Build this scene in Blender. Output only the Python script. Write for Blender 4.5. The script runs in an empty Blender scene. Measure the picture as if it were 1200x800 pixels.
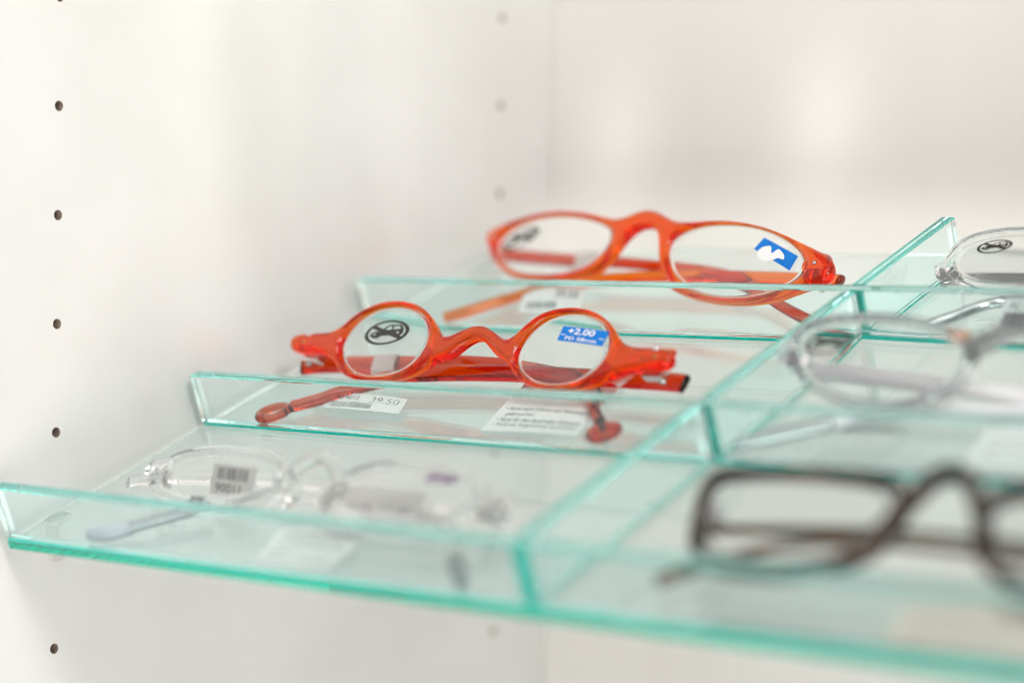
import bpy, bmesh, math, random
from mathutils import Vector, Matrix
random.seed(7)
S = 0.001                      # the scene is laid out in millimetres
scene = bpy.context.scene
col = scene.collection

# ------------------------------------------------------------------ camera
cam_d = bpy.data.cameras.new('camera')
cam = bpy.data.objects.new('camera', cam_d); col.objects.link(cam)
fw = Vector((-0.6246898, 0.78031064, -0.02963037))
rt = Vector((0.78029444, 0.62523782, 0.01477363))
up = Vector((-0.03005405, 0.01389148, 0.99945174))
m = Matrix((rt, up, -fw)).transposed().to_4x4()
m.translation = Vector((447.437, -361.896, 67.98)) * S
cam.matrix_world = m
cam_d.sensor_width = 36; cam_d.lens = 80.08
cam_d.clip_start = 0.01; cam_d.clip_end = 20
cam_d.dof.use_dof = True
cam_d.dof.focus_distance = 0.588
cam_d.dof.aperture_fstop = 4.2
cam_d.dof.aperture_blades = 0
scene.camera = cam

# ------------------------------------------------------------------ light
world = bpy.data.worlds.new('World'); scene.world = world; world.use_nodes = True
wb = world.node_tree.nodes['Background']
wb.inputs[0].default_value = (1.0, 0.985, 0.965, 1); wb.inputs[1].default_value = 0.30

def aim(o, target):
    d = Vector(target) * S - o.location
    o.rotation_euler = d.to_track_quat('-Z', 'Y').to_euler()
def area(name, loc, target, sx, sy, power, color=(1, 0.96, 0.90)):
    l = bpy.data.lights.new(name, 'AREA'); l.shape = 'RECTANGLE'
    l.size = sx * S; l.size_y = sy * S; l.energy = power; l.color = color
    o = bpy.data.objects.new(name, l); col.objects.link(o)
    o.location = Vector(loc) * S; aim(o, target); return o
def spot(name, loc, target, power, deg, blend=1.0, radius=12, color=(1, 0.97, 0.93)):
    l = bpy.data.lights.new(name, 'SPOT'); l.energy = power; l.spot_size = math.radians(deg)
    l.spot_blend = blend; l.shadow_soft_size = radius * S; l.color = color
    o = bpy.data.objects.new(name, l); col.objects.link(o)
    o.location = Vector(loc) * S; aim(o, target); return o
area('ceiling_light', (330, 0, 640), (120, 110, 0), 460, 420, 0.6, (1, 0.975, 0.94))
area('front_softbox_fill', (760, -460, 130), (60, 140, 20), 460, 700, 0.8, (1, 0.99, 0.98))  # added front softbox that evens out the light, not an actual window
area('under_tray_fill', (430, -420, -280), (60, 160, -30), 520, 320, 3.1, (1, 0.975, 0.92))  # added fill from below, brightens the wall under the tray
area('display_window_light', (540, -230, 440), (72, 100, 15), 150, 230, 2.2, (1, 0.98, 0.95))
area('lamp_tube_light', (120, -330, 520), (80, 110, 30), 60, 500, 0.7)
def bulb(name, loc, power, radius=19, color=(1, 0.95, 0.88)):
    l = bpy.data.lights.new(name, 'POINT'); l.energy = power; l.shadow_soft_size = radius * S; l.color = color
    o = bpy.data.objects.new(name, l); col.objects.link(o); o.location = Vector(loc) * S
for lc in ((330, -520, 640), (40, -460, 720), (640, -180, 560), (480, -60, 760)): bulb('shop_bulb', lc, 0.7)
for lc, tg, pw, dg in (((70, -120, 520), (22, 222, 110), 4.2, 3.6), ((150, -120, 520), (97, 222, 114), 5.0, 3.8),
                       ((60, 30, 430), (-5, 66, 100), 4.2, 5), ((60, 120, 430), (-5, 146, 120), 5.0, 3),
                       ((50, 78, 430), (-5, 98, 150), 7.0, 2), ((50, 8, 430), (-5, 38, 150), 5.0, 2), ((70, 20, 300), (-5, 120, -60), 0.4, 10)):
    spot('panel_streak_spot', lc, tg, pw, dg)  # added spots: narrow cones lay light patches and streaks on the panels

vs = scene.view_settings
vs.view_transform = 'Standard'; vs.look = 'None'; vs.exposure = 0.02; vs.gamma = 1; vs.use_curve_mapping = False
scene.cycles.use_denoising = True
scene.render.filter_size = 1.0; scene.cycles.filter_width = 1.0
scene.cycles.max_bounces = 40; scene.cycles.transmission_bounces = 40
scene.cycles.glossy_bounces = 40; scene.cycles.transparent_max_bounces = 24
scene.cycles.sample_clamp_indirect = 6
scene.cycles.blur_glossy = 0.3

# ------------------------------------------------------------------ materials
MATS = {}
def new_mat(name):
    mt = bpy.data.materials.new(name); mt.use_nodes = True
    MATS[name] = mt
    return mt, mt.node_tree.nodes, mt.node_tree.links, mt.node_tree.nodes['Principled BSDF']
def setp(p, **kw):
    names = dict(color='Base Color', rough='Roughness', metal='Metallic', trans='Transmission Weight', ior='IOR',
                 coat='Coat Weight', coatr='Coat Roughness', spec='Specular IOR Level', sss='Subsurface Weight')
    for k, v in kw.items():
        p.inputs[names[k]].default_value = (*v, 1) if k == 'color' else v
def plain(name, noise=None, **kw):
    mt, n, l, p = new_mat(name); setp(p, **kw)
    if noise:
        scale, c2, lo, hi = noise
        tc = n.new('ShaderNodeTexCoord'); nz = n.new('ShaderNodeTexNoise'); nz.inputs['Scale'].default_value = scale
        nz.inputs['Detail'].default_value = 6
        l.new(tc.outputs['Object'], nz.inputs['Vector'])
        rp = n.new('ShaderNodeValToRGB'); rp.color_ramp.elements[0].position = lo; rp.color_ramp.elements[1].position = hi
        rp.color_ramp.elements[0].color = (*kw['color'], 1); rp.color_ramp.elements[1].color = (*c2, 1)
        l.new(nz.outputs['Fac'], rp.inputs[0]); l.new(rp.outputs[0], p.inputs['Base Color'])
    return mt
def clear(name, absorb, ior=1.49, rough=0.0, bump=None, tint=(1, 1, 1), trans=1.0, spec=0.5):
    """solid transparent material: clear surface, colour from absorption in its depth (per millimetre)"""
    mt, n, l, p = new_mat(name)
    setp(p, color=tint, rough=rough, trans=trans, ior=ior, spec=spec)
    va = n.new('ShaderNodeVolumeAbsorption')
    mx = max(absorb)
    va.inputs['Color'].default_value = tuple(1 - a / mx for a in absorb) + (1,)
    va.inputs['Density'].default_value = mx / S
    out = n['Material Output']; l.new(va.outputs[0], out.inputs['Volume'])
    if bump:
        tc = n.new('ShaderNodeTexCoord'); nz = n.new('ShaderNodeTexNoise'); nz.inputs['Scale'].default_value = bump[0]
        l.new(tc.outputs['Object'], nz.inputs['Vector'])
        b = n.new('ShaderNodeBump'); b.inputs['Strength'].default_value = bump[1]; b.inputs['Distance'].default_value = 0.001
        l.new(nz.outputs['Fac'], b.inputs['Height']); l.new(b.outputs[0], p.inputs['Normal'])
    return mt

# white laminate of the cabinet: faint mottling and a soft gloss
def laminate(name, c1, c2, rough):
    mt, n, l, p = new_mat(name)
    tc = n.new('ShaderNodeTexCoord'); mp = n.new('ShaderNodeMapping'); mp.inputs['Scale'].default_value = (14, 14, 2.2)
    nz = n.new('ShaderNodeTexNoise'); nz.inputs['Scale'].default_value = 1.0; nz.inputs['Detail'].default_value = 3
    l.new(tc.outputs['Object'], mp.inputs[0]); l.new(mp.outputs[0], nz.inputs['Vector'])
    rp = n.new('ShaderNodeValToRGB'); rp.color_ramp.elements[0].position = 0.38; rp.color_ramp.elements[1].position = 0.62
    rp.color_ramp.elements[0].color = (*c1, 1); rp.color_ramp.elements[1].color = (*c2, 1)
    l.new(nz.outputs['Fac'], rp.inputs[0]); l.new(rp.outputs[0], p.inputs['Base Color'])
    n2 = n.new('ShaderNodeTexNoise'); n2.inputs['Scale'].default_value = 420; n2.inputs['Detail'].default_value = 2
    l.new(tc.outputs['Object'], n2.inputs['Vector'])
    b = n.new('ShaderNodeBump'); b.inputs['Strength'].default_value = 0.04; b.inputs['Distance'].default_value = 0.0004
    l.new(n2.outputs['Fac'], b.inputs['Height']); l.new(b.outputs[0], p.inputs['Normal'])
    setp(p, rough=rough, spec=0.5)
    return mt
laminate('laminate_side', (0.72, 0.71, 0.69), (0.77, 0.762, 0.745), 0.22)
laminate('laminate_back', (0.69, 0.665, 0.635), (0.735, 0.715, 0.69), 0.25)
plain('chipboard', (900, (0.38, 0.30, 0.24), 0.35, 0.65), color=(0.22, 0.17, 0.13), rough=0.9)
plain('chipboard_lit', (900, (0.56, 0.50, 0.44), 0.35, 0.65), color=(0.46, 0.40, 0.35), rough=0.9)  # lighter chipboard copy: stronger light in the rear holes, put into colour
clear('float_glass', (0.0300, 0.0013, 0.0028), ior=1.50, bump=(55, 0.012))
clear('orange_acetate', (0.0, 0.38, 2.4), ior=1.42, bump=(120, 0.01), tint=(1.0, 0.42, 0.04), trans=0.975)
clear('orange_acetate_rear', (0.0, 0.32, 2.4), ior=1.42, bump=(120, 0.01), tint=(1.0, 0.44, 0.04), trans=0.975)
clear('red_acetate', (0.10, 0.85, 1.8), ior=1.46, bump=(120, 0.01), tint=(0.98, 0.5, 0.2))
clear('dark_smoke', (0.15, 0.15, 0.145), ior=1.45, bump=(200, 0.03))
clear('clear_acetate', (0.004, 0.004, 0.004), ior=1.33, bump=(200, 0.03))
clear('smoke_acetate', (0.07, 0.07, 0.065), ior=1.42, bump=(200, 0.03))
clear('lens_resin', (0.004, 0.002, 0.003), ior=1.45, spec=0.25)
plain('tortoise', (90, (0.09, 0.036, 0.017), 0.46, 0.74), color=(0.016, 0.008, 0.005), rough=0.16)
plain('tortoise_pale', (120, (0.22, 0.12, 0.07), 0.4, 0.66), color=(0.10, 0.06, 0.045), rough=0.2)
plain('silver', (600, (0.62, 0.62, 0.62), 0.3, 0.7), color=(0.72, 0.72, 0.72), metal=1.0, rough=0.18)
plain('grey_metal', (600, (0.33, 0.34, 0.36), 0.3, 0.7), color=(0.40, 0.41, 0.43), metal=1.0, rough=0.28)
plain('copper', color=(0.82, 0.50, 0.36), metal=1.0, rough=0.25)
plain('white_enamel', (500, (0.84, 0.83, 0.85), 0.3, 0.7), color=(0.80, 0.79, 0.82), rough=0.18)
plain('lavender_tip', color=(0.72, 0.70, 0.80), rough=0.2, trans=0.35)
plain('paper', (700, (0.70, 0.69, 0.68), 0.35, 0.65), color=(0.75, 0.74, 0.73), rough=0.75)
plain('paper_beige', (700, (0.58, 0.49, 0.42), 0.35, 0.65), color=(0.64, 0.55, 0.48), rough=0.75)
plain('black_ink', (800, (0.035, 0.033, 0.026), 0.4, 0.6), color=(0.018, 0.017, 0.012), rough=0.45)
plain('grey_ink', (800, (0.10, 0.10, 0.10), 0.4, 0.6), color=(0.06, 0.06, 0.06), rough=0.6)
plain('tag_ink', (500, (0.40, 0.39, 0.38), 0.4, 0.6), color=(0.16, 0.15, 0.15), rough=0.6)
plain('purple_ink', color=(0.16, 0.05, 0.18), rough=0.5)
plain('blue_film', (500, (0.008, 0.20, 0.66), 0.3, 0.7), color=(0.004, 0.155, 0.58), rough=0.5, spec=0.2)
plain('white_ink', color=(0.85, 0.85, 0.85), rough=0.4)
plain('edge_seam', (700, (0.0, 0.86, 0.70), 0.35, 0.7), color=(0.0, 0.66, 0.54), rough=0.45, trans=0.15)
plain('pin_plastic', color=(0.78, 0.77, 0.74), rough=0.3, trans=0.2)

# ------------------------------------------------------------------ helpers
def link(name, me, mats, parent=None, loc=None, smooth=False):
    o = bpy.data.objects.new(name, me); col.objects.link(o)
    for mt in (mats if isinstance(mats, (list, tuple)) else [mats]): me.materials.append(MATS[mt])
    if parent: o.parent = parent
    if loc is not None: o.location = loc
    if smooth:
        for p in me.polygons: p.use_smooth = True
    return o
def tag(o, label, cat=None, group=None, kind=None):
    if label: o['label'] = label
    if cat: o['category'] = cat
    if group: o['group'] = group
    if kind: o['kind'] = kind
    return o
def mesh_from(verts, faces, name='mesh'):
    me = bpy.data.meshes.new(name); me.from_pydata([tuple(Vector(v) * S) for v in verts], [], faces); me.update(); return me
def box_mesh(lo, hi, bev=0.0, seg=2):
    bm = bmesh.new()
    r = bmesh.ops.create_cube(bm, size=1)
    for v in bm.verts:
        v.co = Vector([(lo[i] + hi[i]) / 2 + v.co[i] * (hi[i] - lo[i]) for i in range(3)]) * S
    if bev: bmesh.ops.bevel(bm, geom=bm.edges[:], offset=bev * S, segments=seg, profile=0.5, affect='EDGES')
    me = bpy.data.meshes.new('box'); bm.to_mesh(me); bm.free(); return me
def catmull(pts, n=6, closed=True):
    pts = [Vector(p) for p in pts]; out = []; N = len(pts)
    for i in range(N if closed else N - 1):
        if closed: p0, p1, p2, p3 = (pts[(i + k) % N] for k in (-1, 0, 1, 2))
        else: p0, p1, p2, p3 = pts[max(i - 1, 0)], pts[i], pts[i + 1], pts[min(i + 2, N - 1)]
        for k in range(n):
            t = k / n
            out.append(0.5 * ((2 * p1) + (p2 - p0) * t + (2 * p0 - 5 * p1 + 4 * p2 - p3) * t * t + (3 * p1 - p0 - 3 * p2 + p3) * t ** 3))
    if not closed: out.append(pts[-1])
    return out
def smooth_loop(pts, it=2):
    pts = [Vector(p) for p in pts]
    for _ in range(it):
        N = len(pts); pts = [(pts[i - 1] + pts[i] * 2 + pts[(i + 1) % N]) / 4 for i in range(N)]
    return pts
def eval_mesh(o):
    dg = bpy.context.evaluated_depsgraph_get()
    return bpy.data.meshes.new_from_object(o.evaluated_get(dg))
def plate_mesh(loops, t, z0=0.0):
    """2-D outline with holes, filled and extruded to thickness t (mm)"""
    cu = bpy.data.curves.new('c', 'CURVE'); cu.dimensions = '2D'; cu.fill_mode = 'BOTH'; cu.extrude = t / 2 * S
    for lp in loops:
        sp = cu.splines.new('POLY'); sp.points.add(len(lp) - 1); sp.use_cyclic_u = True
        for q, p in zip(sp.points, lp): q.co = (p[0] * S, p[1] * S, 0, 1)
    o = bpy.data.objects.new('c', cu); col.objects.link(o)
    me = eval_mesh(o); bpy.data.objects.remove(o); bpy.data.curves.remove(cu)
    for v in me.vertices: v.co.z += z0 * S
    return me
def tube_bm(bm, pts, ra, rb, upv=(0, 0, 1), n=12, sub=6, power=2.0):
    """closed sweep with a rounded section; ra along the side, rb along upv; numbers or one per control point"""
    m_ = len(pts)
    ra = ra if isinstance(ra, (list, tuple)) else [ra] * m_; rb = rb if isinstance(rb, (list, tuple)) else [rb] * m_
    path = catmull([Vector((p[0], p[1], p[2])) for p in pts], sub, False) if m_ > 2 else [Vector(p) for p in pts]
    rr = catmull([Vector((a, b, 0)) for a, b in zip(ra, rb)], sub, False) if m_ > 2 else [Vector((a, b, 0)) for a, b in zip(ra, rb)]
    upv = Vector(upv).normalized(); rings = []
    for i, p in enumerate(path):
        d = (path[min(i + 1, len(path) - 1)] - path[max(i - 1, 0)]).normalized()
        sd = d.cross(upv)
        if sd.length < 1e-4: sd = Vector((1, 0, 0))
        sd.normalize(); u2 = sd.cross(d).normalized()
        ring = []
        for k in range(n):
            a = 2 * math.pi * k / n; c, s_ = math.cos(a), math.sin(a)
            c = math.copysign(abs(c) ** (2 / power), c); s_ = math.copysign(abs(s_) ** (2 / power), s_)
            ring.append(bm.verts.new((p + sd * c * rr[i].x + u2 * s_ * rr[i].y) * S))
        rings.append(ring)
    for a, b in zip(rings, rings[1:]):
        for k in range(n): bm.faces.new((a[k], a[(k + 1) % n], b[(k + 1) % n], b[k]))
    bm.faces.new(rings[0][::-1]); bm.faces.new(rings[-1])
def tube_mesh(*a, **k):
    bm = bmesh.new(); tube_bm(bm, *a, **k); bmesh.ops.recalc_face_normals(bm, faces=bm.faces)
    me = bpy.data.meshes.new('tube'); bm.to_mesh(me); bm.free(); return me
from mathutils.kdtree import KDTree
def fuse(meshes, voxel=0.35, smooth=6, rims=None, rad=1.5):
    """union of overlapping closed solids into one rounded skin"""
    bm = bmesh.new()
    for me in meshes: bm.from_mesh(me)
    bmesh.ops.recalc_face_normals(bm, faces=bm.faces)
    me = bpy.data.meshes.new('fuse'); bm.to_mesh(me); bm.free()
    o = bpy.data.objects.new('fuse', me); col.objects.link(o)
    r = o.modifiers.new('r', 'REMESH'); r.mode = 'VOXEL'; r.voxel_size = voxel * S
    s_ = o.modifiers.new('s', 'SMOOTH'); s_.factor = 0.5; s_.iterations = smooth
    out = eval_mesh(o); bpy.data.objects.remove(o)
    if rims:                                          # round the section towards every outline
        pts = [p for lp in rims for p in lp]; kd = KDTree(len(pts))
        for i, p in enumerate(pts): kd.insert(Vector((p[0], p[1], 0)), i)
        kd.balance()
        for v in out.vertices:
            q = v.co / S; d = kd.find(Vector((q.x, q.y, 0)))[2]
            t = max(0.0, 1 - d / rad); v.co.z *= max(0.22, math.sqrt(max(0.0, 1 - t * t)))
        bm = bmesh.new(); bm.from_mesh(out)
        for _ in range(14): bmesh.ops.smooth_vert(bm, verts=bm.verts, factor=0.5, use_axis_x=True, use_axis_y=True, use_axis_z=True)
        bm.to_mesh(out); bm.free()
    for p in out.polygons: p.use_smooth = True
    return out
def text_mesh(body, bold=0.0):
    cu = bpy.data.curves.new('t', 'FONT'); cu.body = body; cu.size = 1; cu.resolution_u = 3; cu.offset = bold
    o = bpy.data.objects.new('t', cu); col.objects.link(o); me = eval_mesh(o)
    bpy.data.objects.remove(o); bpy.data.curves.remove(cu)
    xs = [v.co.x for v in me.vertices]; ys = [v.co.y for v in me.vertices]
    x0, x1, y0, y1 = min(xs), max(xs), min(ys), max(ys)
    V = [((v.co.x - x0) / (x1 - x0), (v.co.y - y0) / (y1 - y0)) for v in me.vertices]
    F = [list(p.vertices) for p in me.polygons]
    bpy.data.meshes.remove(me); return V, F
def rects(rs):
    V, F = [], []
    for a, b, c, d in rs:
        i = len(V); V += [(a, b), (c, b), (c, d), (a, d)]; F.append([i, i + 1, i + 2, i + 3])
    return V, F
def into(VF, box):
    """unit square artwork into a box (x0,y0,x1,y1) of another unit square"""
    V, F = VF; return [(box[0] + x * (box[2] - box[0]), box[1] + y * (box[3] - box[1])) for x, y in V], F
def merge2d(*arts):
    V, F = [], []
    for v, f in arts:
        i = len(V); V += v; F += [[j + i for j in q] for q in f]
    return V, F
def barcode(n=26, seed=1):
    r = random.Random(seed); x = 0.0; out = []
    for _ in range(n):
        w = r.choice((1, 1, 2, 3)); g = r.choice((1, 1, 2, 2)); out.append((x, x + w)); x += w + g
    return rects([(a / x, 0, b / x, 1) for a, b in out])
A_out = [[-64.66,9.16],[-65.29,11.81],[-63.75,13.44],[-57.84,13.56],[-50.21,13.98],[-48.27,15.34],[-45.91,18.55],[-42.3,21.77],[-36.99,23.96],[-31.08,24.68],[-25.32,24.14],[-20.93,22.41],[-16.74,19.67],[-13.25,15.68],[-11.05,13.97],[-8.44,14.06],[-4.88,16.69],[-1.4,18.05],[1.48,18.01],[4.77,16.56],[8.34,14.36],[10.52,13.82],[12.82,14.77],[14.7,18.37],[17.45,21.35],[21.9,23.29],[27.39,24.01],[33.27,23.63],[38.3,21.78],[42.51,18.81],[45.14,15.8],[47.47,13.6],[51.76,13.26],[57.13,13.28],[61.29,13.16],[63.3,11.61],[63.79,9.2],[62.09,7.49],[56.25,7.39],[52.22,6.71],[49.53,6.09],[46.41,4.51],[43.46,2.75],[38.95,1.67],[34.18,1.12],[27.86,1.01],[23.36,1.25],[19.22,2.36],[16.2,4.46],[13.84,7.25],[11.87,8.02],[9.07,9.08],[6.3,11.07],[4.21,12.73],[1.92,14.14],[-0.29,13.94],[-2.92,11.98],[-4.84,9.66],[-6.51,8.1],[-9.28,7.74],[-11.75,6.64],[-13.43,5.07],[-15.7,3.48],[-18.68,2.1],[-21.94,1.31],[-28.95,0.67],[-35.75,0.65],[-40.42,1.25],[-43.11,2.96],[-45.08,4.44],[-47.43,6.71],[-49.7,7.43],[-54.95,7.55],[-60.27,7.67],[-63.16,8.13]]
A_L = [[-44.73,9.14],[-44.91,12.26],[-43.83,15.43],[-41.11,19.16],[-37.17,21.59],[-30.11,22.5],[-24.19,21.57],[-19.49,19.1],[-16.99,16.09],[-16.28,13.05],[-16.53,9.49],[-18.17,6.4],[-21.81,3.74],[-27.22,2.26],[-33.27,2.03],[-38.14,3.13],[-42.12,5.58]]
A_R = [[16.24,8.53],[16.26,11.95],[17.52,16.17],[20.72,19.48],[25.17,21.34],[29.54,21.85],[34.88,21.08],[39.23,19.23],[42.0,15.91],[42.95,12.61],[42.33,9.14],[39.94,5.65],[35.79,3.46],[30.55,2.32],[25.34,2.67],[20.98,4.14],[17.82,6.26]]
B_out = [[-69.78,11.66],[-70.39,13.75],[-66.22,15.91],[-57.82,20.05],[-48.59,22.34],[-41.35,23.05],[-31.51,22.75],[-24.23,21.67],[-18.9,20.81],[-15.73,22.99],[-12.15,24.78],[-9.32,25.33],[-5.79,24.84],[-2.0,23.47],[3.75,21.28],[7.86,21.99],[16.66,23.21],[22.78,23.33],[29.65,22.98],[36.22,21.81],[42.79,20.42],[49.73,18.05],[55.63,16.44],[60.11,15.26],[62.66,13.42],[64.1,10.97],[64.49,8.44],[62.97,7.01],[58.56,5.8],[55.0,3.9],[51.95,2.04],[44.91,0.04],[37.23,-0.99],[28.27,-1.07],[21.04,-0.14],[14.85,0.92],[9.05,3.41],[4.87,6.92],[1.9,11.12],[0.13,14.9],[-1.99,18.12],[-4.09,19.54],[-6.94,19.9],[-9.64,19.2],[-11.93,17.5],[-13.45,14.57],[-14.36,10.54],[-15.47,6.59],[-17.6,3.81],[-22.38,1.75],[-31.5,0.21],[-41.49,-0.51],[-50.85,-0.29],[-57.09,1.64],[-62.29,5.17],[-66.01,8.55]]
B_L = [[-62.91,9.73],[-62.09,13.85],[-58.09,17.16],[-50.64,20.07],[-41.49,21.19],[-31.71,20.7],[-24.15,19.45],[-19.56,17.79],[-18.03,15.13],[-18.2,11.3],[-20.65,7.84],[-24.71,4.56],[-30.28,2.59],[-39.14,1.39],[-49.59,1.25],[-56.39,2.87],[-61.18,6.43]]
B_R = [[6.24,11.44],[4.79,14.66],[5.81,17.51],[9.1,19.68],[14.49,21.41],[21.64,22.0],[30.19,21.93],[38.01,20.6],[45.06,18.2],[50.98,15.52],[55.39,11.72],[54.96,8.56],[52.03,6.46],[47.68,3.7],[40.56,1.7],[32.64,0.94],[25.18,1.31],[18.33,2.58],[12.73,4.81],[8.89,7.79]]
D_L = [[-47.2,8.0],[-48.2,14.0],[-48.0,17.2],[-45.6,18.6],[-35.2,19.4],[-21.1,20.2],[-9.8,20.0],[-6.2,17.4],[-5.7,12.4],[-7.8,7.2],[-12.0,3.8],[-16.9,1.9],[-23.1,0.5],[-30.8,0.1],[-40.0,0.2],[-45.0,2.0]]
E_L = [[-56.11,14.4],[-55.54,17.79],[-52.77,20.09],[-46.23,21.34],[-37.66,22.17],[-28.47,21.71],[-20.97,20.37],[-14.59,17.96],[-11.15,15.3],[-11.0,10.86],[-13.46,6.12],[-17.89,3.18],[-25.03,1.36],[-34.6,1.33],[-43.97,3.52],[-49.18,6.39],[-52.95,9.58]]

# ------------------------------------------------------------------ cabinet panels
XW, YA, YB, ZA, ZB, DH, YBACK = -5.0, 17.98, 196.08, 108.8, 148.2, 27.623, 222.0
def circle(cx, cy, r, n=20): return [(cx + r * math.cos(2 * math.pi * k / n), cy + r * math.sin(2 * math.pi * k / n)) for k in range(n)]
holes = [(YA, ZA - k * DH) for k in range(-2, 9)] + [(YB, ZB - k * DH) for k in range(-1, 11)]
me = plate_mesh([[(-70, -190), (YBACK, -190), (YBACK, 260), (-70, 260)]] + [circle(a, b, 1.35) for a, b in holes], 16)
me.materials.append(MATS['laminate_side']); me.materials.append(MATS['chipboard']); me.materials.append(MATS['chipboard_lit'])
for p in me.polygons:
    c = p.center / S
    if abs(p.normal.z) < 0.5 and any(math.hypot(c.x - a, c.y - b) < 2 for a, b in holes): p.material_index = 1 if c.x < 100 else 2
bm = bmesh.new(); bm.from_mesh(me)
for a, b in holes:                                    # the drilled bottoms, rear ones shallower to look more lit
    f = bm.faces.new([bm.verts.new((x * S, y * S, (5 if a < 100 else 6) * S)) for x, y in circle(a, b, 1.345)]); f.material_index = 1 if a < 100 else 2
bm.to_mesh(me); bm.free()
o = bpy.data.objects.new('side_panel', me); col.objects.link(o)
o.matrix_world = Matrix(((0, 0, 1, (XW - 8) * S), (1, 0, 0, 0), (0, 1, 0, 0), (0, 0, 0, 1)))
tag(o, 'white laminate cabinet side panel with columns of drilled shelf pin holes', kind='structure')
o = link('back_panel', box_mesh((XW - 16, YBACK + 0.3, -190), (460, YBACK + 12, 260), 0.6), 'laminate_back')
tag(o, 'warm off-white laminate back panel of the cabinet', kind='structure')

# ------------------------------------------------------------------ glass tray
TAU = 0.3731373521704525; ST = 70.912; LH = 14.47; TW = 160.0; GT = 4.0
TR = Matrix.Rotation(TAU, 4, 'X')
tray = bpy.data.objects.new('glass_display_tray', None); col.objects.link(tray)
tray.matrix_world = TR; tray.empty_display_size = 0.02
tag(tray, 'sloping clear glass display tray with teal edges, lips and a divider', 'display tray')
G = 'float_glass'; UE = 326.0; VE = 206.0
PT = 2.1
link('base_plate', box_mesh((-1.8, 0.0, -PT), (UE, VE, -0.05), 0.12), G, tray)
for k in range(3):
    lip = link('front_lip', box_mesh((-1.8, k * ST, 0.85), (UE, k * ST + GT, LH), 0.35), G, tray)
    link('ground_edge', box_mesh((-1.4, k * ST + 0.2, 0.03), (UE - .2, k * ST + 1.5, 0.80)), 'edge_seam', lip)
for k in range(3):
    v0 = k * ST + GT + 0.65; v1 = (k + 1) * ST - 0.12 if k < 2 else 195.9
    dv = link('divider', box_mesh((TW, v0, 0.85), (TW + GT, v1, LH - 0.25), 0.35), G, tray)
    link('ground_edge', box_mesh((TW + .5, v0, 0.03), (TW + 3.3, v1, 0.80)), 'edge_seam', dv)
    link('ground_edge', box_mesh((TW + .25, v0 - 0.55, 0.9), (TW + GT - .25, v0 - 0.06, LH - 1.2)), 'edge_seam', dv)

# shelf supports: pin in the hole, flat spoon under the glass
def support(y, z, label):
    e = bpy.data.objects.new('shelf_support', None); col.objects.link(e); e.location = Vector((XW, y, z)) * S
    tag(e, label, 'shelf pin', 'shelf supports in the side panel')
    link('pin', tube_mesh([(-5, 0, 0), (1.2, 0, 0)], 1.25, 1.25, n=14), 'pin_plastic', e, smooth=True)
    bm = bmesh.new(); bm.from_mesh(box_mesh((0.1, -2.2, -9.5), (1.3, 2.2, 1.6), 0.5))
    me = bpy.data.meshes.new('paddle'); bm.to_mesh(me); bm.free(); link('back_flange', me, 'pin_plastic', e)
    sh = link('ledge', box_mesh((1.4, -3.0, -0.9), (6.5, 3.0, 0.6), 0.5), 'pin_plastic', e)
    sh.rotation_euler = (TAU, 0, 0); sh.location = (0, 0, 0.0011)
zt = lambda y: (y * math.tan(TAU) - 2.1 / math.cos(TAU))          # underside of the plate at depth y
support(YA, zt(YA) - 2.0, 'small grey shelf pin under the front left corner of the tray')
support(YB - 8, zt(YB - 8) - 2.0, 'small grey shelf pin under the rear left corner of the tray')

# ------------------------------------------------------------------ eyeglasses
def fill2d(loops):
    me = plate_mesh(loops, 0.0)
    V = [(v.co.x / S, v.co.y / S) for v in me.vertices]; F = [list(p.vertices) for p in me.polygons]
    return V, F
def no_car():
    """pictogram: ring, slash and a small car with window holes, in a unit square"""
    ring = fill2d([circle(.5, .5, .5, 40), circle(.5, .5, .415, 40)])
    body = [(.13, .40), (.15, .50), (.24, .56), (.38, .59), (.47, .75), (.56, .80), (.80, .78), (.87, .62), (.88, .42), (.82, .33), (.74, .30), (.66, .36), (.40, .36), (.34, .29), (.24, .29), (.17, .35)]
    win1 = [(.46, .60), (.52, .72), (.60, .73), (.60, .60)]; win2 = [(.64, .60), (.64, .73), (.77, .72), (.80, .60)]
    car = fill2d([body, win1, win2, circle(.24, .45, .035, 10), circle(.76, .46, .035, 10)])
    a = math.radians(-38); d = Vector((math.cos(a), math.sin(a))); nn = Vector((-d.y, d.x)); c = Vector((.5, .5))
    q = [c - d * .43 - nn * .06, c + d * .43 - nn * .06, c + d * .43 + nn * .06, c - d * .43 + nn * .06]
    slash = ([(v.x, v.y) for v in q], [[0, 1, 2, 3]])
    return ring, car, slash

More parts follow.
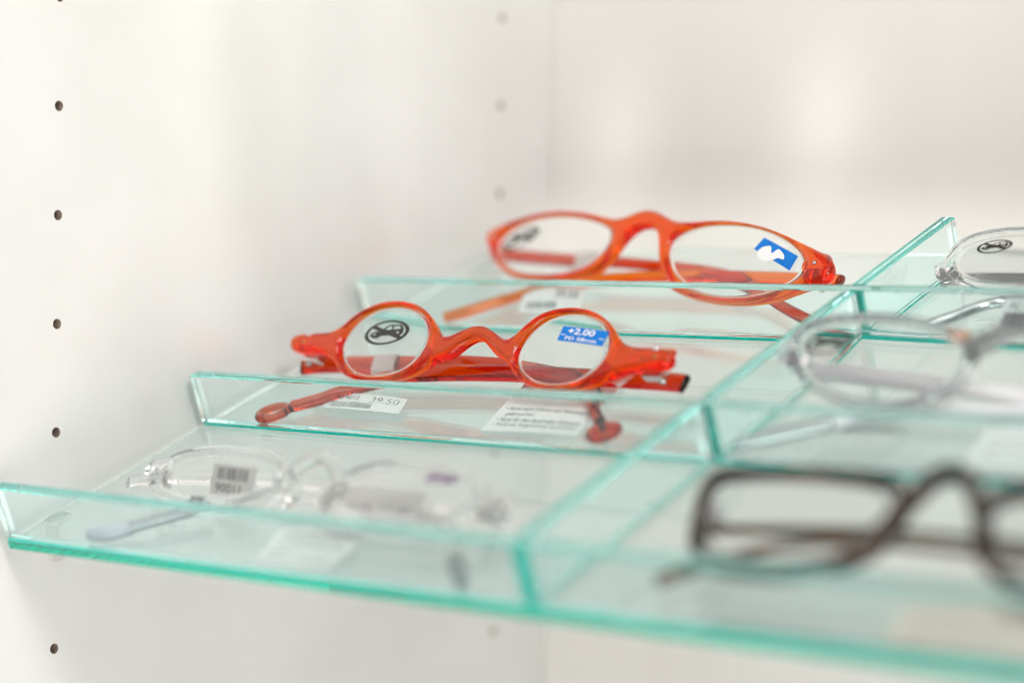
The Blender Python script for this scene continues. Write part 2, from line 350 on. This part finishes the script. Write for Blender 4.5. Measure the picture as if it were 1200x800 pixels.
class Glasses:
    def __init__(s, name, label, u, v, w, yaw, beta):
        yaw, b = math.radians(yaw), math.radians(beta)
        x = Vector((math.cos(yaw), math.sin(yaw), 0)); y0 = Vector((-math.sin(yaw), math.cos(yaw), 0))
        y = y0 * math.cos(b) + Vector((0, 0, math.sin(b))); n = x.cross(y)
        L = Matrix((x, y, n)).transposed().to_4x4(); L.translation = Vector((u, v, w)) * S
        s.L = L; s.Li = L.inverted()
        s.root = bpy.data.objects.new(name, None); col.objects.link(s.root); s.root.matrix_world = TR @ L
        s.root.empty_display_size = 0.02
        tag(s.root, label, 'eyeglasses', 'reading glasses set out in the glass tray')
        s.up = (s.Li.to_3x3() @ Vector((0, math.cos(b * .9), math.sin(b * .9))))
    def loc(s, p):                                     # tray millimetres -> own millimetres
        return s.Li @ (Vector(p) * S) / S
    def frame(s, meshes, mat, voxel=0.36, smooth=5, rims=None, rad=1.5):
        return link('frame_front', fuse(meshes, voxel, smooth, rims, rad), mat, s.root)
    def lens(s, loop, mat='lens_resin', sag=1.0):
        lp = catmull([Vector((p[0], p[1], 0)) for p in smooth_loop([Vector((q[0], q[1], 0)) for q in loop], 1)], 4)
        c = sum(lp, Vector()) / len(lp); a = max(abs(p.x - c.x) for p in lp); b = max(abs(p.y - c.y) for p in lp)
        f = lambda x, y: 0.45 + sag * (1 - min(1.2, ((x - c.x) / a) ** 2 + ((y - c.y) / b) ** 2))
        g = lambda x, y: -0.35 + sag * 0.45 * (1 - min(1.2, ((x - c.x) / a) ** 2 + ((y - c.y) / b) ** 2))
        V, F = [], []; fr = [0.2, 0.4, 0.6, 0.8, 0.92, 1.0]; N = len(lp)
        for fun in (f, g):
            V.append((c.x, c.y, fun(c.x, c.y)))
            for r in fr:
                for p in lp:
                    q = c + (p - c) * r; V.append((q.x, q.y, fun(q.x, q.y)))
        H = 1 + N * len(fr)
        for h in (0, H):
            for k in range(N): F.append([h, h + 1 + k, h + 1 + (k + 1) % N][::(1 if h == 0 else -1)])
            for j in range(len(fr) - 1):
                for k in range(N):
                    a0 = h + 1 + j * N; b0 = a0 + N; k2 = (k + 1) % N
                    F.append([a0 + k, b0 + k, b0 + k2, a0 + k2][::(1 if h == 0 else -1)])
        e = 1 + N * (len(fr) - 1)
        for k in range(N): F.append([e + k, H + e + k, H + e + (k + 1) % N, e + (k + 1) % N])
        me = mesh_from(V, F)
        bm = bmesh.new(); bm.from_mesh(me); bmesh.ops.recalc_face_normals(bm, faces=bm.faces); bm.to_mesh(me); bm.free()
        o = link('lens', me, mat, s.root, smooth=True)
        return o, f
    def art(s, name, VF, quad, mat, zf, parent, lift=0.12, grid=None, thick=0):
        """flat artwork of the unit square laid on the lens inside quad (bl, br, tr, tl)"""
        bl, br, tr, tl = [Vector((p[0], p[1], 0)) for p in quad]
        if grid:
            nx, ny = grid; V = [(i / nx, j / ny) for j in range(ny + 1) for i in range(nx + 1)]
            F = [[j * (nx + 1) + i, j * (nx + 1) + i + 1, (j + 1) * (nx + 1) + i + 1, (j + 1) * (nx + 1) + i] for j in range(ny) for i in range(nx)]
        else: V, F = VF
        W = []
        for x, y in V:
            p = (bl * (1 - x) + br * x) * (1 - y) + (tl * (1 - x) + tr * x) * y
            W.append((p.x, p.y, zf(p.x, p.y) + lift))
        return link(name, mesh_from(W, F), mat, parent)
    def symbol(s, lens, zf, quad, mat='black_ink'):
        r, c, sl = no_car()
        a = s.art('symbol_print', r, quad, mat, zf, lens, 0.10)
        V = []; F = []
        bm = bmesh.new()
        for art, lift in ((c, 0.14), (sl, 0.18)):
            me = s.art('tmp', art, quad, mat, zf, None, lift); bm.from_mesh(me.data); bpy.data.objects.remove(me)
        bm.from_mesh(a.data); bm.to_mesh(a.data); bm.free()
        return a
    def temple(s, pts, mat, ra=1.3, rb=2.5, parent=None, extra=None, tip=None, voxel=0.4, power=2.6):
        P = [s.loc(p) for p in pts]
        me = tube_mesh(P, ra, rb, upv=s.up, n=16, sub=8, power=power)
        if extra: me = fuse([me] + extra, voxel, 4)
        return link('temple', me, mat, s.root, smooth=True)
    def sheet(s, name, quad, mat, bulge=0.6, nx=10, ny=8, thick=0.14, parent=None):
        """thin paper sheet over quad (bl, br, tr, tl) in tray millimetres; returns object and a print mapper"""
        q = [Vector(p) for p in quad]
        nrm = (q[1] - q[0]).cross(q[3] - q[0]).normalized()
        def pos(x, y, lift=0.0):
            p = (q[0] * (1 - x) + q[1] * x) * (1 - y) + (q[3] * (1 - x) + q[2] * x) * y
            return s.loc(p + nrm * (bulge * math.sin(math.pi * x) * (0.4 + 0.6 * y) + bulge * 0.5 * y * y + lift))
        V = []; F = []
        for lift in (0, thick):
            V += [pos(i / nx, j / ny, lift) for j in range(ny + 1) for i in range(nx + 1)]
        H = (nx + 1) * (ny + 1); ix = lambda i, j, h=0: h + j * (nx + 1) + i
        for j in range(ny):
            for i in range(nx):
                F.append([ix(i, j, H), ix(i + 1, j, H), ix(i + 1, j + 1, H), ix(i, j + 1, H)])
                F.append([ix(i, j), ix(i, j + 1), ix(i + 1, j + 1), ix(i + 1, j)])
        for i in range(nx):
            F.append([ix(i, 0), ix(i + 1, 0), ix(i + 1, 0, H), ix(i, 0, H)]); F.append([ix(i + 1, ny), ix(i, ny), ix(i, ny, H), ix(i + 1, ny, H)])
        for j in range(ny):
            F.append([ix(0, j + 1), ix(0, j), ix(0, j, H), ix(0, j + 1, H)]); F.append([ix(nx, j), ix(nx, j + 1), ix(nx, j + 1, H), ix(nx, j, H)])
        o = link(name, mesh_from(V, F), mat, parent or s.root)
        def put(nm, VF, box, ink='black_ink'):
            V, F = into(VF, box)
            return link(nm, mesh_from([pos(x, y, thick + 0.06) for x, y in V], F), ink, o)
        return o, put

def offset_loop(loop, d):
    lp = [Vector((p[0], p[1], 0)) for p in loop]; N = len(lp); out = []
    area2 = sum(lp[i].x * lp[(i + 1) % N].y - lp[(i + 1) % N].x * lp[i].y for i in range(N)); sg = 1 if area2 > 0 else -1
    for i in range(N):
        t = (lp[(i + 1) % N] - lp[i - 1]).normalized(); out.append(lp[i] + Vector((t.y, -t.x, 0)) * d * sg)
    return out
def dense(loop, n=5, it=1): return catmull([Vector((p[0], p[1], 0)) for p in smooth_loop([Vector((p[0], p[1], 0)) for p in loop], it)], n)
def ring_mesh(loop, rim, t, it=1):
    lp = dense(loop, 5, it); return plate_mesh([offset_loop(lp, rim), lp], t)
def mirror(loop, x0): return [(2 * x0 - p[0], p[1]) for p in loop][::-1]
def oval(cx, cy, a, b, n=24, pw=2.3):
    out = []
    for k in range(n):
        t = 2 * math.pi * k / n; c, s_ = math.cos(t), math.sin(t)
        out.append((cx + a * math.copysign(abs(c) ** (2 / pw), c), cy + b * math.copysign(abs(s_) ** (2 / pw), s_)))
    return out
def blob(cx, cy, cz, rx, ry, rz):
    bm = bmesh.new(); bmesh.ops.create_icosphere(bm, subdivisions=3, radius=1)
    for v in bm.verts: v.co = Vector((cx + v.co.x * rx, cy + v.co.y * ry, cz + v.co.z * rz)) * S
    me = bpy.data.meshes.new('b'); bm.to_mesh(me); bm.free(); return me
def hinge(g, x, y, z, sx, mat='silver'):
    """small metal hinge leaf with two rivets, in the glasses' own millimetres"""
    o = link('hinge', box_mesh((x - 3, y - 1.6, z - 3.2), (x + 3, y + 1.6, z - 0.2), 0.3), mat, g.root)
    link('screw', tube_mesh([(x + sx * 2.2, y - 2.1, z - 2.4), (x + sx * 2.2, y + 2.1, z - 2.4)], 0.9, 0.9, upv=(0, 0, 1), n=12), mat, o, smooth=True)
    return o
def rivet(g, frame, x, y, z, mat='silver'):
    link('rivet', blob(x, y, z, 0.75, 0.75, 0.35), mat, frame, smooth=True)
def ring_tube(g, c, ru, rv, r, w):
    """torus-like eyelet lying on the plate at tray point c"""
    bm = bmesh.new(); N, n = 28, 10; V = []
    for i in range(N):
        a = 2 * math.pi * i / N
        for k in range(n):
            b = 2 * math.pi * k / n
            p = (c[0] + (ru + r * math.cos(b)) * math.cos(a), c[1] + (rv + r * math.cos(b)) * math.sin(a), c[2] + w * math.sin(b))
            V.append(bm.verts.new(g.loc(p) * S))
    for i in range(N):
        for k in range(n):
            bm.faces.new((V[i * n + k], V[((i + 1) % N) * n + k], V[((i + 1) % N) * n + (k + 1) % n], V[i * n + (k + 1) % n]))
    me = bpy.data.meshes.new('ring'); bm.to_mesh(me); bm.free(); return me

# ---- round orange pair, middle row left of the divider
g = Glasses('reading_glasses', 'orange-red oval-lens reading glasses in sharp focus, middle row, left of the divider', 72, 94, 4.5, 0, 40)
outl = dense(A_out, 5, 1); hl, hr = offset_loop(dense(A_L), .9), offset_loop(dense(A_R), .9)
fr = g.frame([plate_mesh([outl, hl, hr], 4.2), tube_mesh([(-49, 12, -.6), (-62.5, 12.2, -1.2)], 1.7, 2.2, upv=(0, 1, 0)), tube_mesh([(49, 11.8, -.6), (62, 12, -1.2)], 1.7, 2.2, upv=(0, 1, 0))], 'orange_acetate', 0.26, 6, (outl, hl, hr), 1.5)
lo, zf = g.lens(offset_loop(A_L, .7)); g.symbol(lo, zf, [(-37.8, 9.9), (-22.6, 11.6), (-23.4, 19.0), (-38.4, 17.6)])
lo, zf = g.lens(offset_loop(A_R, .7))
q = [(27.06, 14.03), (41.1, 13.17), (41.6, 17.49), (27.3, 18.3)]
st = g.art('power_sticker', None, q, 'blue_film', zf, lo, 0.10, grid=(8, 4))
g.art('sticker_print', merge2d(into(text_mesh('+2.00', 0.02), (.16, .50, .74, .92)), into(text_mesh('PD 58mm', 0.015), (.16, .10, .84, .34)), rects([(.02, .415, .98, .455)])), q, 'white_ink', zf, st, 0.2)
for sx in (-1, 1):
    hinge(g, sx * 57.0, 7.9, -0.9, sx); rivet(g, fr, sx * 58, 12.6, 1.75); rivet(g, fr, sx * 58.5, 10.4, 1.75)
eye = ring_tube(g, (19.4, 79.6, 2.0), 3.8, 4.2, 1.2, 1.2)
t = g.temple([(136, 103.2, 4.6), (128, 104.2, 4.6), (80, 105.5, 4.2), (48, 102, 3.8), (35, 95, 3), (28, 88, 2.4), (23, 83, 2.4)], 'red_acetate', 1.35, [2.5, 2.6, 2.5, 2.3, 1.9, 1.7, 1.6], extra=[eye])
eye = ring_tube(g, (127.4, 81.2, 2.0), 3.0, 3.6, 1.5, 1.3)
t2 = g.temple([(9, 101.5, 4.6), (18, 104.2, 4.6), (60, 109.5, 4.4), (95, 107, 3.8), (110, 100, 3), (118, 91, 2.4), (124, 85, 2.4)], 'red_acetate', 1.35, [2.4, 2.5, 2.5, 2.2, 1.9, 1.7, 1.6], extra=[eye])
lab, put = g.sheet('price_tag', [(30.5, 86.6, 1.0), (58.5, 85.6, 1.0), (55.5, 93.3, 1.4), (28.2, 94.4, 1.4)], 'paper', 0.5)
put('price_print', text_mesh('39.50'), (.56, .52, .93, .86), 'tag_ink'); put('barcode_print', barcode(24, 3), (.08, .12, .62, .46), 'tag_ink'); put('price_print', text_mesh('PG 4012'), (.08, .62, .40, .84), 'grey_ink')
bmw = link('tag_band', tube_mesh([g.loc((33, 106.4, 4.4)), g.loc((39.5, 107.2, 4.4))], 1.75, 2.95, upv=g.up, n=16, power=3), 'paper', g.root)
lab, put = g.sheet('care_label', [(89.3, 80.6, .3), (118.5, 81.4, .3), (110.5, 115, .6), (80.2, 116.6, .6)], 'paper', 0.5, 10, 12)
ys = .36
for i, tx in enumerate(('• Nicht beim Führen von Fahrzeugen', '   gebrauchen', '• Nicht für den dauernden Gebrauch', '• Nicht als Augenschutz verwenden')):
    wd = .88 if i != 1 else .30
    put('text_print', text_mesh(tx), (.07 if i != 1 else .12, ys - .035, .07 + wd if i != 1 else .42, ys + .03), 'grey_ink'); ys -= .085
put('text_print', text_mesh('Lesebrille +2.00   Polycarbonat'), (.07, .86, .95, .90), 'grey_ink')
put('text_print', text_mesh('Import  EN 14139'), (.07, .76, .60, .80), 'grey_ink')
lab, put = g.sheet('string_tag', [(114.2, 100.5, 6.2), (119.6, 98.6, 5.0), (124.6, 102.5, 8.4), (118, 102.0, 8.0)], 'paper', 0.2, 4, 4)
put('tag_print', text_mesh('BCSY'), (.1, .35, .7, .62), 'grey_ink')

# ---- almond orange pair, rear row left of the divider
g = Glasses('reading_glasses', 'orange-red almond-lens reading glasses with a half-peeled blue sticker, rear row by the wall', 82, 163, 5, -9, 38)
outl = dense(B_out, 5, 1); hl, hr = offset_loop(dense(B_L), .6), offset_loop(dense(B_R), .6)
fr = g.frame([plate_mesh([outl, hl, hr], 4.2), blob(57, 12.5, -1, 5, 4, 2.2)], 'orange_acetate_rear', 0.28, 6, (outl, hl, hr), 1.7)
lo, zf = g.lens(offset_loop(B_L, .6)); g.symbol(lo, zf, [(-60.5, 6.6), (-47.6, 11.6), (-48, 18.2), (-60, 14.2)])
lo, zf = g.lens(offset_loop(B_R, .6))
q = [(35.4, 14.9), (50.1, 9.6), (50.7, 14.1), (36.8, 18.8)]
st = g.art('power_sticker', None, q, 'blue_film', zf, lo, 0.10, grid=(8, 4))
blotch = [(.12, .10), (.16, .44), (.30, .70), (.42, .34), (.50, .78), (.70, .62), (.74, .36), (.62, .28), (.52, -.06), (.40, -.30), (.26, -.34), (.14, -.14)]
g.art('torn_print_glare', fill2d([[ (p.x, p.y) for p in catmull([Vector((a, b, 0)) for a, b in blotch], 4)]]), q, 'white_ink', zf, st, 0.2)  # white blotch: torn print together with glare put into the colour
for sx, hx in ((-1, -66), (1, 57)): hinge(g, hx, 10.0, -1.8, sx, 'copper'); rivet(g, fr, hx + 1, 12, 1.85)
g.temple([(142, 170.5, 5.5), (132, 173.5, 5), (95, 176, 4.4), (62, 174, 3.8), (45, 169, 3), (37, 162, 2.5), (29, 152, 2.3), (24.5, 147.5, 2.2)], 'orange_acetate_rear', 1.2, [1.8, 1.8, 1.7, 1.6, 1.5, 1.5, 1.7, 1.4])
g.temple([(15, 186, 6.5), (26, 185.5, 6), (70, 182.5, 5), (102, 178, 4), (119, 169, 3), (128.5, 162.3, 2.5), (139, 155.2, 2.3), (147, 150.4, 2.2)], 'red_acetate', 1.2, [1.8, 1.8, 1.7, 1.6, 1.5, 1.5, 1.6, 1.4])
lab, put = g.sheet('price_tag', [(46.8, 154.3, 1.4), (67.6, 155.4, 1.4), (60, 169.5, 3.2), (38, 170, 3.2)], 'paper', 0.5)
put('price_print', text_mesh('39.50', 0.01), (.55, .55, .92, .85), 'grey_ink'); put('barcode_print', barcode(20, 5), (.1, .14, .6, .40), 'grey_ink')
link('tag_band', tube_mesh([g.loc((47, 184.2, 5.6)), g.loc((54, 183.8, 5.4))], 1.75, 2.8, upv=g.up, n=16, power=3), 'paper', g.root)

# ---- clear pair with grey metal temples, front row left
g = Glasses('reading_glasses', 'blurred colourless clear-frame reading glasses with grey temples, front row left of the divider', 76, 20, 4.5, 0, 16)
LL = oval(-28, 9.8, 20.5, 8.2); LR = oval(32, 9.8, 20.5, 8.2)
fr = g.frame([ring_mesh(LL, 2.6, 3.2), ring_mesh(LR, 2.6, 3.2), tube_mesh([(-8, 9, 0), (-3.5, 14.5, 1.6), (2, 17.6, 2.4), (7.5, 14.5, 1.6), (12, 9, 0)], 1.9, 2.3, upv=(0, 0, 1)),
              tube_mesh([(-48, 12, 0), (-56, 12.5, -1.5)], 2.8, 1.6, upv=(0, 0, 1)), tube_mesh([(52, 12, 0), (60, 12.5, -1.5)], 2.8, 1.6, upv=(0, 0, 1)),
              blob(-4.5, 8.5, -2.4, 2.2, 4.0, 2.6), blob(8.5, 8.5, -2.4, 2.2, 4.0, 2.6)], 'clear_acetate')
lo, zf = g.lens(LL); lo, zf = g.lens(LR); g.symbol(lo, zf, [(34, 13.4), (43, 13.4), (43.5, 18.2), (34.5, 18.2)], 'purple_ink')
for sx, hx in ((-1, -51), (1, 55)): hinge(g, hx, 10, -1.6, sx)
t = g.temple([(138, 27, 5), (128, 29, 5), (95, 31, 4.6), (62, 28, 4), (48, 23, 3.2), (40, 16.5, 2.6), (33, 9.5, 2.3)], 'clear_acetate', 1.0, [1.5, 1.6, 1.6, 1.5, 1.3, 1.2, 1.1])
link('temple_wire', tube_mesh([g.loc((49, 23.5, 3.3)), g.loc((41, 17.3, 2.8)), g.loc((34, 10.6, 2.5))], 1.4, 1.5, upv=g.up), 'grey_metal', t, smooth=True)
link('temple_tip', tube_mesh([g.loc((35, 11.4, 2.5)), g.loc((30, 7.6, 2.3)), g.loc((25.5, 6.2, 2.2))], [1.8, 2.0, 1.5], [1.9, 2.1, 1.4], upv=g.up), 'lavender_tip', t, smooth=True)
t = g.temple([(17, 26.5, 5), (26, 29.5, 5), (60, 35, 4.8), (95, 34, 4.2), (118, 28, 3.4), (130, 19.5, 2.6), (136, 12.5, 2.3)], 'clear_acetate', 1.0, [1.5, 1.6, 1.6, 1.5, 1.3, 1.2, 1.2])
link('temple_tip', tube_mesh([g.loc((134.6, 14, 2.5)), g.loc((138.6, 10, 2.3)), g.loc((142, 6.8, 2.2))], [1.7, 1.9, 1.5], [1.8, 2.0, 1.4], upv=g.up), 'grey_metal', t, smooth=True)
lab, put = g.sheet('price_tag', [(42, 30.5, 2.8), (56.3, 30.5, 2.8), (57.6, 33.5, 8.1), (42.9, 33.6, 8.3)], 'paper', 0.3)
put('barcode_print', barcode(22, 9), (.14, .46, .84, .86)); put('price_print', text_mesh('90011', 0.01), (.12, .08, .70, .34))
lab, put = g.sheet('white_sleeve', [(80, 27.4, 3.0), (112, 28.2, 3.0), (112, 32.4, 6.6), (80, 31.6, 6.6)], 'paper', 0.2)
put('sleeve_print', text_mesh('Lesebrille +1.50'), (.1, .10, .9, .36), 'grey_ink')
lab, put = g.sheet('care_label', [(80.7, 5.0, .3), (103, 6.6, .3), (101, 25, .5), (75.4, 21.5, .5)], 'paper', 0.4)
for i in range(5): put('text_print', text_mesh(('• Nicht beim Führen von', '   Fahrzeugen gebrauchen', '• Nicht für den dauernden', '   Gebrauch', '• Nicht als Augenschutz')[i]), (.1, .80 - i * .15, (.9, .85, .92, .4, .88)[i], .87 - i * .15), 'grey_ink')

# ---- brown pair, front row right
g = Glasses('reading_glasses', 'dark brown tortoiseshell reading glasses with rectangular lenses, front row right of the divider', 238, 20, 5, 0, 30)
x0 = 4.2
DR = mirror(D_L, x0)
fr = g.frame([ring_mesh(D_L, 2.3, 3.6, 0), ring_mesh(DR, 2.3, 3.6, 0),
              tube_mesh([(-8.5, 7, 0), (-4, 15, .6), (0, 21.5, 1.2), (x0, 23.4, 1.5), (8.4, 21.5, 1.2), (12.4, 15, .6), (16.9, 7, 0)], 1.9, 2.3, upv=(0, 0, 1)),
              tube_mesh([(-48, 14, 0), (-52, 14, -2.5)], 2.2, 1.6, upv=(0, 0, 1)), tube_mesh([(56.4, 14, 0), (60.4, 14, -2.5)], 2.2, 1.6, upv=(0, 0, 1))], 'tortoise', 0.42)
lo, zf = g.lens(D_L); lo, zf = g.lens(DR)
for sx, hx in ((-1, -48.5), (1, 57)): hinge(g, hx, 12, -1.8, sx)
g.temple([(299, 29, 5), (290, 31, 5), (255, 33, 4.6), (222, 34, 4.2), (208, 32, 3.6), (198, 27, 2.8), (192, 21.5, 2.4), (186.5, 15, 2.2)], 'tortoise_pale', 0.8, [1.3, 1.1, 0.9, 0.9, 1.0, 1.2, 1.6, 1.5])
g.temple([(186, 29.5, 5.5), (196, 33, 5), (235, 38.5, 4.8), (268, 36, 4.2), (284, 28, 3.2), (292, 18, 2.4)], 'tortoise_pale', 0.8, [1.3, 1.1, 0.9, 0.9, 1.0, 1.2])
lab, put = g.sheet('care_label', [(243, 5.4, .3), (276, 8.5, .3), (270, 24, .5), (240, 18, .5)], 'paper_beige', 0.4)
for i in range(4): put('text_print', text_mesh(('Lesebrille', 'Nicht beim Führen von Fahrzeugen', 'Nicht für den dauernden Gebrauch', 'Nicht als Augenschutz')[i]), (.1, .76 - i * .18, (.45, .92, .9, .7)[i], .86 - i * .18), 'grey_ink')

# ---- clear pair with white temples, middle row right
g = Glasses('reading_glasses', 'translucent smoke-grey reading glasses with white temples, middle row right of the divider', 224, 94, 5, 0, 40)
ER = mirror(E_L, 0)
fr = g.frame([ring_mesh(E_L, 1.9, 3.2), ring_mesh(ER, 1.9, 3.2), tube_mesh([(-12, 14, 0), (-6, 17.5, .8), (0, 20.8, 1.5), (6, 17.5, .8), (12, 14, 0)], 1.8, 2.0, upv=(0, 0, 1)),
              blob(-57.5, 14, -.8, 3.2, 3.4, 2.2), blob(57.5, 14, -.8, 3.2, 3.4, 2.2)], 'smoke_acetate', 0.4)
lo, zf = g.lens(E_L); g.symbol(lo, zf, [(-53.6, 12.2), (-41, 13.4), (-40.4, 19.8), (-53, 18.6)])
lo, zf = g.lens(ER)
for sx, hx in ((-1, -55.5), (1, 55.5)): hinge(g, hx, 12.5, -1.6, sx); rivet(g, fr, hx, 14, 1.6)
g.temple([(166, 108.5, 6.5), (176, 110.5, 6.2), (203, 108, 5.4), (227, 104, 4.8), (262, 99, 3.8), (276, 90, 2.8), (284, 80, 2.4)], 'white_enamel', 1.3, [1.9, 2.0, 2.0, 2.0, 1.8, 1.5, 1.4])
t = g.temple([(283, 104, 5.5), (272, 104, 5), (235, 102, 3.4), (208, 100, 2.8), (190, 95.5, 2.4), (178, 88, 2.2), (170, 81.5, 2.1)], 'white_enamel', 1.0, [1.3, 1.3, 1.2, 1.2, 1.2, 1.3, 1.3])
link('temple_tip', tube_mesh([g.loc((184, 92.4, 2.4)), g.loc((174, 85, 2.3)), g.loc((165.8, 78.2, 2.3))], [1.6, 1.9, 1.7], [1.7, 2.0, 1.6], upv=g.up), 'silver', t, smooth=True)
link('bridge', tube_mesh([(-11.5, 15.4, .6), (-6, 18.4, 1.4), (0, 21.4, 2), (6, 18.4, 1.4), (11.5, 15.4, .6)], 1.9, 2.4, upv=(0, 0, 1)), 'dark_smoke', fr, smooth=True)
link('hinge_cap', tube_mesh([g.loc((204.5, 113, 14.6)), g.loc((208.5, 113, 14.9))], 1.9, 2.0, upv=(0, 0, 1)), 'copper', fr, smooth=True)
lab, put = g.sheet('price_tag', [(184.5, 78.5, .3), (203, 80, .3), (201.5, 96.4, .5), (184.2, 94.8, .5)], 'lens_resin', 0.2)
put('barcode_print', barcode(18, 4), (.05, .82, .92, .95))
lab, put = g.sheet('care_label', [(222, 78.6, .3), (250, 81, .3), (246, 100, .6), (219, 98, .6)], 'paper', 0.4)
for i in range(3): put('text_print', text_mesh(('Nicht beim Führen von Fahrzeugen', 'gebrauchen', 'Nicht als Augenschutz')[i]), (.1, .62 - i * .2, (.9, .5, .8)[i], .72 - i * .2), 'grey_ink')

# ---- colourless pair, rear row right
g = Glasses('reading_glasses', 'colourless rimmed reading glasses with silver temples, rear row right of the divider', 224, 168, 5, 0, 35)
FL = oval(-31, 8.8, 19.5, 7.4, pw=2.5); FR = mirror(FL, 0)
fr = g.frame([ring_mesh(FL, 2.2, 3.0), ring_mesh(FR, 2.2, 3.0), tube_mesh([(-12, 10, 0), (-6, 14.6, .8), (0, 16.6, 1.4), (6, 14.6, .8), (12, 10, 0)], 1.8, 2.0, upv=(0, 0, 1)),
              tube_mesh([(-50, 7.5, 0), (-55, 5.6, -1.6)], 2.5, 1.7, upv=(0, 0, 1)), tube_mesh([(50, 7.5, 0), (55, 5.6, -1.6)], 2.5, 1.7, upv=(0, 0, 1))], 'clear_acetate', 0.4)
lo, zf = g.lens(FL); g.symbol(lo, zf, [(-45, 9.6), (-35.4, 10.4), (-35, 14.8), (-44.6, 14.0)])
lo, zf = g.lens(FR)
for sx, hx in ((-1, -51.5), (1, 51.5)): hinge(g, hx, 5.5, -1.6, sx)
g.temple([(276, 172, 5), (262, 172.5, 5), (225, 170, 4), (199, 167.4, 3.4), (188, 165, 3), (182, 157.5, 2.6), (177, 151.5, 2.4)], 'silver', 1.2, 1.5, power=2)
g.temple([(170, 173.5, 5), (182, 176.5, 5), (225, 177, 4.6), (255, 170, 3.4), (264, 160, 2.6)], 'silver', 1.2, 1.5, power=2)
lab, put = g.sheet('price_tag', [(194.8, 152.2, 2.4), (214, 152.2, 2.4), (215, 155.6, 8.2), (197.6, 155.6, 8.2)], 'paper', 0.3)
put('price_print', text_mesh('PC 4012'), (.12, .60, .6, .86), 'grey_ink'); put('barcode_print', barcode(30, 8), (.08, .10, .92, .50))
